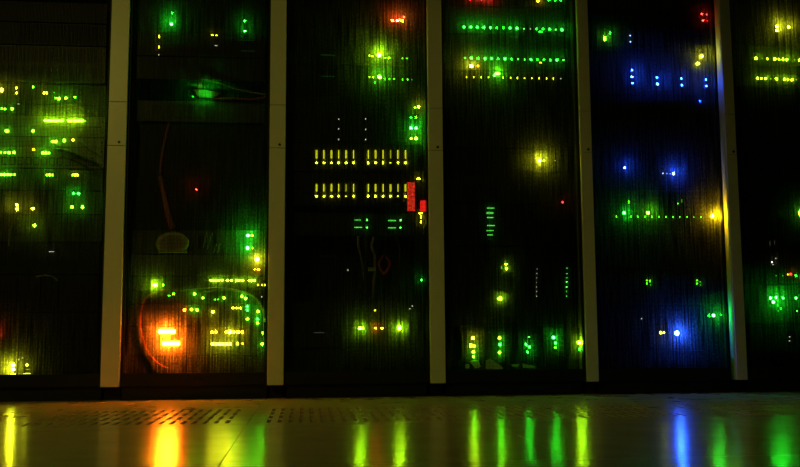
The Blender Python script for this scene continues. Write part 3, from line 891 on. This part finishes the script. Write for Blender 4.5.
unit(4, 191, 235, 'network_switch', 'switch with a dotted green light row ending in a strong amber light', 'network switch',
     [(624, 213, 'G', 6, 2.8), (648, 213, 'YG', 6, 3), (629, 202, 'YG', 2, 1.6, 4), (678, 203.5, 'YG', 2), (682, 201, 'YG', 1, 1.2, 4), (712.5, 216, 'A', 7, 4)]
     + [(x, 216.6 + (x - 616) * 0.006, 'YG', 2, 1.5, 2 if x < 675 else 1.5) for x in (616.5, 631, 637.7, 645, 652, 659, 666, 673, 680, 687, 694, 701)],
     vents=[(0.02, 0.98, 0.5, 0.95)], recess=0.008, group=G5)
unit(4, 236, 268, 'blank_panel', 'unlit panel below the dotted green row, rack with blue lights', 'panel', group=G5)
unit(4, 269, 304, 'server', 'server with two tiny square green light clusters', 'server',
     [(647, 280.5, 'YG', 2), (647, 283.5, 'YG', 2), (650, 281, 'YG', 2, 1.4, 3), (650.5, 285, 'YG', 1), (697, 280.5, 'YG', 2), (697, 283.5, 'YG', 2), (700, 282, 'YG', 1), (700.5, 285, 'YG', 1)], group=G5)
unit(4, 305, 350, 'server', 'server with the brightest blue light low in its rack and a yellow one beside it', 'server',
     [(660.8, 332.8, 'Y', 3, 3, 2.2), (664, 332.8, 'Y', 3, 2.6, 2), (677, 333, 'BC', 7, 5.0), (713.5, 315.5, 'G', 6, 2.8), (709, 315.5, 'G', 3), (721, 315, 'G', 2), (641.5, 318.5, 'W', 1), (692.5, 317, 'BW', 0)],
     vents=[(0.5, 0.85, 0.05, 0.7)], recess=0.02, group=G5)
unit(4, 351, 381, 'blank_panel', 'dark bottom panel under the brightest blue light', 'panel', group=G5)

# ---- rack 6
G6 = 'rack units in the rightmost rack'
unit(5, 0, 45, 'server', 'server with two fuzzy yellow lights at the top right corner of the row', 'server',
     [(777, 26.3, 'Y', 6, 2.8), (777, 30.2, 'Y', 6, 2.6), (788.5, 27, 'Y', 5, 2.8)], vents=[(0.05, 0.98, 0.35, 0.95)], recess=0.01, group=G6)
row1 = [(756, 'LY', 4), (762, 'LY', 1), (767.5, 'LY', 3), (775, 'LY', 4), (779, 'LY', 3), (783, 'LY', 4), (786.7, 'LY', 4), (794.5, 'LY', 1), (799.5, 'LY', 4)]
unit(5, 46, 66, 'network_switch', 'thin switch with the upper yellow-green dotted row, rightmost rack', 'network switch',
     [(x, 58.3 + (x - 756) * 0.04, c, s) for x, c, s in row1], face=M_FACE_MID, vents=[(0.02, 0.98, 0.5, 0.95)], recess=0.008, group=G6)
row2 = [(757.5, 'LY', 4), (761.5, 'LY', 3), (765.5, 'LY', 4), (771, 'LY', 1), (776.5, 'LY', 4), (784.5, 'LY', 4), (788, 'LY', 3), (792, 'LY', 4), (796.5, 'LY', 1)]
unit(5, 67, 87, 'network_switch', 'thin switch with the lower yellow-green dotted row, rightmost rack', 'network switch',
     [(x, 78.2 + (x - 756) * 0.04, c, s) for x, c, s in row2], face=M_FACE_MID, vents=[(0.02, 0.98, 0.55, 0.95)], group=G6)
unit(5, 88, 190, 'blank_panel', 'tall unlit panel in the middle of the rightmost rack', 'panel', group=G6)
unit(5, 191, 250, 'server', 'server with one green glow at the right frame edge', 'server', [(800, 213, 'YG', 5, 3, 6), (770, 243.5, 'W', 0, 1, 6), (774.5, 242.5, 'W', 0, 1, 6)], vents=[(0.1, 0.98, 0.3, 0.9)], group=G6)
unit(5, 251, 284, 'network_switch', 'switch with small scattered dots above the green glow, rightmost rack', 'network switch',
     [(772, 262, 'W', 2), (776, 258.5, 'W', 1), (773, 264.5, 'W', 1), (776, 275.8, 'PG', 1), (783, 275.8, 'PG', 1), (788, 274.5, 'A', 2), (790.5, 274.2, 'R', 3), (796, 275.8, 'G', 3)], group=G6)
unit(5, 285, 322, 'server', 'server with a cluster of bright green lights, rightmost rack', 'server',
     [(770.5, 298, 'G', 6, 2.6), (776, 297.5, 'G', 6, 2.6), (773.3, 302, 'G', 6, 3), (783, 298, 'G', 4), (796, 298, 'G', 5, 2.4), (781, 308.5, 'G', 2), (778, 311, 'PG', 1), (797, 311, 'PG', 2)], face=M_FACE_MID, vents=[(0.02, 0.98, 0.05, 0.95)], recess=0.015, group=G6)
unit(5, 323, 381, 'power_unit', 'bottom unit of the rightmost rack with two tiny white dots', 'power unit', [(789.5, 337, 'W', 1), (789.5, 341, 'W', 1)], group=G6)


# ------------------------------------------------------------------ loose things in the racks
def cable(pts, r, mat, label, name='cable', group=None, r_end=None):
    """pts: (px, py, Y)"""
    bm = bmesh.new()
    P = [at(*p) for p in pts]
    o0 = P[0].copy()
    tube_mesh(bm, [p - o0 for p in P], r, 8, r_end)
    o = obj(name, bm, mat, None, smooth=True)
    o.location = o0
    tag(o, label, 'cable', group)
    return o


# rack 1: dark bundle at the right, small loops
cable([(56, 149, 0.0365), (66, 151, 0.0341), (80, 156, 0.0332), (95, 163, 0.0345), (99, 166, 0.0367)], 0.0055, M_CABLE, 'thick dark cable sagging right below the three green lights, leftmost rack')
cable([(62, 156, 0.0365), (74, 161, 0.0327), (86, 167, 0.0318), (97, 174, 0.0345)], 0.005, M_CABLE, 'dark cable running under the thick one, leftmost rack')
cable([(68, 171, 0.0365), (78, 170, 0.0327), (90, 171, 0.0332), (98, 173, 0.0356)], 0.005, M_CABLE, 'lowest dark cable of the bundle right of the pale server, leftmost rack')
cable([(78, 140, 0.0365), (84, 144, 0.0327), (90, 149, 0.0332), (97, 153, 0.0358)], 0.003, M_CABLE_GREY, 'thin pale cable above the dark bundle, leftmost rack')
cable([(17, 211, 0.0365), (14, 220, 0.0332), (10, 231, 0.0336), (9, 246, 0.0365)], 0.0035, M_CABLE_GREY, 'short pale cable hanging below the stacked yellow lights, leftmost rack')
cable([(36, 277, 0.0363), (44, 275.5, 0.0327), (52, 276.5, 0.0336), (58, 281, 0.0365)], 0.003, M_CABLE_GREY, 'small arched pale cable above the warm light, leftmost rack')

# rack 2: loops around the orange bars
cable([(168, 368, 0.0365), (158, 363, 0.0327), (147, 350, 0.0311), (141, 330, 0.0307), (141, 312, 0.0307), (146, 298, 0.0318), (160, 291, 0.0336), (176, 290, 0.0365)], 0.003, M_CABLE_RED, 'red-lit cable looping left of the orange bars')  # red light falling on this loop is put into its jacket colour
cable([(205, 292, 0.0365), (222, 289.5, 0.0327), (243, 292, 0.0314), (256, 299, 0.0314), (263, 310, 0.0323), (265, 322, 0.0365)], 0.0035, M_CABLE_GREY, 'pale cable arching over the green lights right of the orange bars')
cable([(181, 291, 0.0365), (200, 288.5, 0.0323), (225, 288, 0.0323), (240, 291, 0.0365)], 0.0025, M_CABLE_GREY, 'thin pale cable under the broken green light row')
cable([(160, 176, 0.062), (164, 196, 0.058), (168, 214, 0.056), (172.5, 229, 0.056)], 0.008, M_CABLE_RED_LIT, 'thick slanted red-lit cable above the rounded housing', r_end=0.0115)
cable([(170, 120, 0.080), (166, 135, 0.075), (162, 155, 0.072), (160, 174, 0.070)], 0.005, M_CABLE_RED_LIT, 'upper thin length of red-lit cable in the second rack')

# rounded beige housing standing on the switch lid
pc = at(172, 253, 0.0385)
t = thing('rounded_housing', 'dim rounded beige housing under the slanted red-lit cable', 'housing', (pc.x, 0.0385, pc.z + 0.003))
bm = bmesh.new()
bmesh.ops.create_uvsphere(bm, u_segments=20, v_segments=12, radius=1)
bmesh.ops.scale(bm, vec=(0.062, 0.010, 0.0440), verts=bm.verts)
for v in bm.verts:
    v.co.z = max(v.co.z, -0.03)
    v.co.z += 0.034
obj('shell', bm, M_BEIGE, t, smooth=True)
box('base_rim', M_BEIGE, t, -0.05, 0.056, -0.008, 0.008, -0.002, 0.006, 0.002)
# green lit paper tag with a red corner piece
p = at(205, 93, 0.0345)
t = thing('paper_tag', 'folded paper tag lit bright green in the upper second rack', 'tag', p)
bm = bmesh.new()
q = [at(193, 89.5, 0.0345) - p, at(205, 89.8, 0.0332) - p, at(221, 92.8, 0.0350) - p, at(213, 98, 0.0336) - p, at(199, 97.5, 0.0336) - p]
front = [bm.verts.new(v) for v in q]
back = [bm.verts.new(v + Vector((0, 0.0012, 0.0004))) for v in q]
bm.faces.new(front)
bm.faces.new(back[::-1])
for a in range(5):
    bm.faces.new((front[a], back[a], back[(a + 1) % 5], front[(a + 1) % 5]))
bmesh.ops.recalc_face_normals(bm, faces=bm.faces)
obj('paper', bm, M_TAG, t)
add_leds(t, [(203, 94, 'G', 6, 2.2), (208, 94.5, 'G', 6, 2.2)], 0.052)  # hidden LEDs added behind the paper to light it green
p = at(200.5, 85, 0.0336)
bm = bmesh.new()
add_box(bm, -0.009, 0.009, 0, 0.012, -0.011, 0.011)
for v in bm.verts:
    if v.co.z > 0:
        v.co.x *= 0.45
        v.co.x -= 0.003
clip = obj('red_clip', bm, bsdf_mat('red_plastic', (0.6, 0.03, -0.0240), 0.4, noise=0.2), None, 0.002)
clip.location = p
tag(clip, 'small red clip standing on the green lit paper tag', 'clip')
cable([(201, 79, 0.0356), (215, 82, 0.0332), (240, 90, 0.0336), (266, 94.5, 0.0356)], 0.003, M_CABLE_GREY, 'thin pale cable running right from the red clip')
cable([(212, 99, 0.0367), (230, 98, 0.0345), (250, 99.5, 0.0345), (266, 97, 0.0363)], 0.003, M_CABLE_RED, 'thin reddish cable right of the green lit paper tag')
for k, (xa, ya, xb, yb, lab) in enumerate(((203, 248, 207, 232, 'left dim slanted pale cable beside the rounded housing'), (207, 249, 212.5, 233, 'second dim slanted pale cable beside the rounded housing'),
                                           (213.5, 253, 216.5, 244, 'short bright slanted cable end left of the two green lights'), (217.5, 253, 220, 244, 'right one of the short bright slanted cable ends'))):
    cable([(xa, ya, 0.0365), ((xa + xb) / 2, (ya + yb) / 2, 0.032), (xb, yb, 0.0365)], 0.0022, M_CABLE_GREY, lab)

# rack 3: hanging cables in front of the recessed panel
cable([(358, 236, 0.0367), (358.5, 246, 0.0386), (361, 257, 0.0560), (364, 275, 0.0760), (366, 299, 0.0860)], 0.0045, M_CABLE_GREY, 'pale cable hanging under the left pair of short green bars')
cable([(374, 237, 0.0367), (372, 247, 0.0367), (375, 257, 0.0460), (374, 280, 0.0660), (372, 300, 0.0760)], 0.006, M_CABLE_GREY, 'second pale cable hanging right of the first, third rack')
cable([(366, 237, 0.056), (367, 255, 0.054), (366, 280, 0.055), (367.5, 299, 0.058)], 0.010, M_CABLE, 'thick black cable bundle hanging in the middle of the third rack')
cable([(396, 236, 0.0367), (400, 252, 0.0356), (398, 272, 0.0367), (401, 292, 0.0560), (399, 301, 0.0760)], 0.004, M_CABLE, 'black cable hanging right of the red ribbon')
cable([(383, 256, 0.0560), (379, 264, 0.0372), (384, 273, 0.0367), (390, 264, 0.0372), (386, 257, 0.0560)], 0.005, M_CABLE_RED, 'coiled red ribbon cable low in the third rack')
bm = bmesh.new()
p = at(372, 269, 0.0356)
add_box(bm, -0.016, 0.016, 0, 0.004, -0.007, 0.007)
lb = obj('cable_label', bm, M_PAPER, None, 0.001)
lb.location = p
tag(lb, 'small pale cable label left of the red ribbon', 'label')
bm = bmesh.new()
p = at(329, 256, 0.0460)
add_box(bm, -0.032, 0.032, 0, 0.05, -0.002, 0.002)
for v in bm.verts:
    if v.co.x > 0:
        v.co.z *= 0.4
lb = obj('shelf_lip', bm, M_CHROME, None)
lb.location = p
tag(lb, 'thin bright metal shelf lip left of the hanging cables', 'shelf lip')


# rack 4: paper scraps under the power supplies
def scrap(pts, label):
    P = [at(*p) for p in pts]
    c = sum(P, Vector()) / len(P)
    bm = bmesh.new()
    f = [bm.verts.new(v - c) for v in P]
    b = [bm.verts.new(v - c + Vector((0, 0.002, 0.0008))) for v in P]
    bm.faces.new(f)
    bm.faces.new(b[::-1])
    for a in range(len(P)):
        bm.faces.new((f[a], b[a], b[(a + 1) % len(P)], f[(a + 1) % len(P)]))
    bmesh.ops.recalc_face_normals(bm, faces=bm.faces)
    o = obj('paper_scrap', bm, M_PAPER, None)
    o.location = c
    tag(o, label, 'paper', 'paper scraps under the power supplies')


zpaper = 368.7
scrap([(485.5, 360.5, 0.0363), (490.5, 358.8, 0.0367), (503.5, 368, 0.0327), (503, 368.9, 0.0323), (486, 368.9, 0.0323)], 'largest pointed paper scrap under the second power supply')
scrap([(469, 361.5, 0.0367), (478, 360, 0.0367), (481, 366.5, 0.0329), (476, 368.8, 0.0323)], 'folded paper scrap under the leftmost power supply')
scrap([(465.5, 364.5, 0.0345), (469.5, 364, 0.0345), (469.5, 368.7, 0.0323), (465.5, 368.7, 0.0323)], 'tiny paper scrap at the left end under the power supplies')
scrap([(511, 364.8, 0.0350), (519.5, 364.2, 0.0350), (518, 366.8, 0.0323), (513, 366.8, 0.0323)], 'small paper scrap between the second and third power supplies')
scrap([(522, 363.5, 0.0356), (535, 366.5, 0.0336), (535.5, 368.2, 0.0323), (523, 367.8, 0.0323)], 'thin paper scrap under the third power supply')
unit(3, 369.5, 381, 'blank_panel', 'dark bottom panel under the paper scraps, fourth rack', 'panel', recess=-0.007, group=G4)
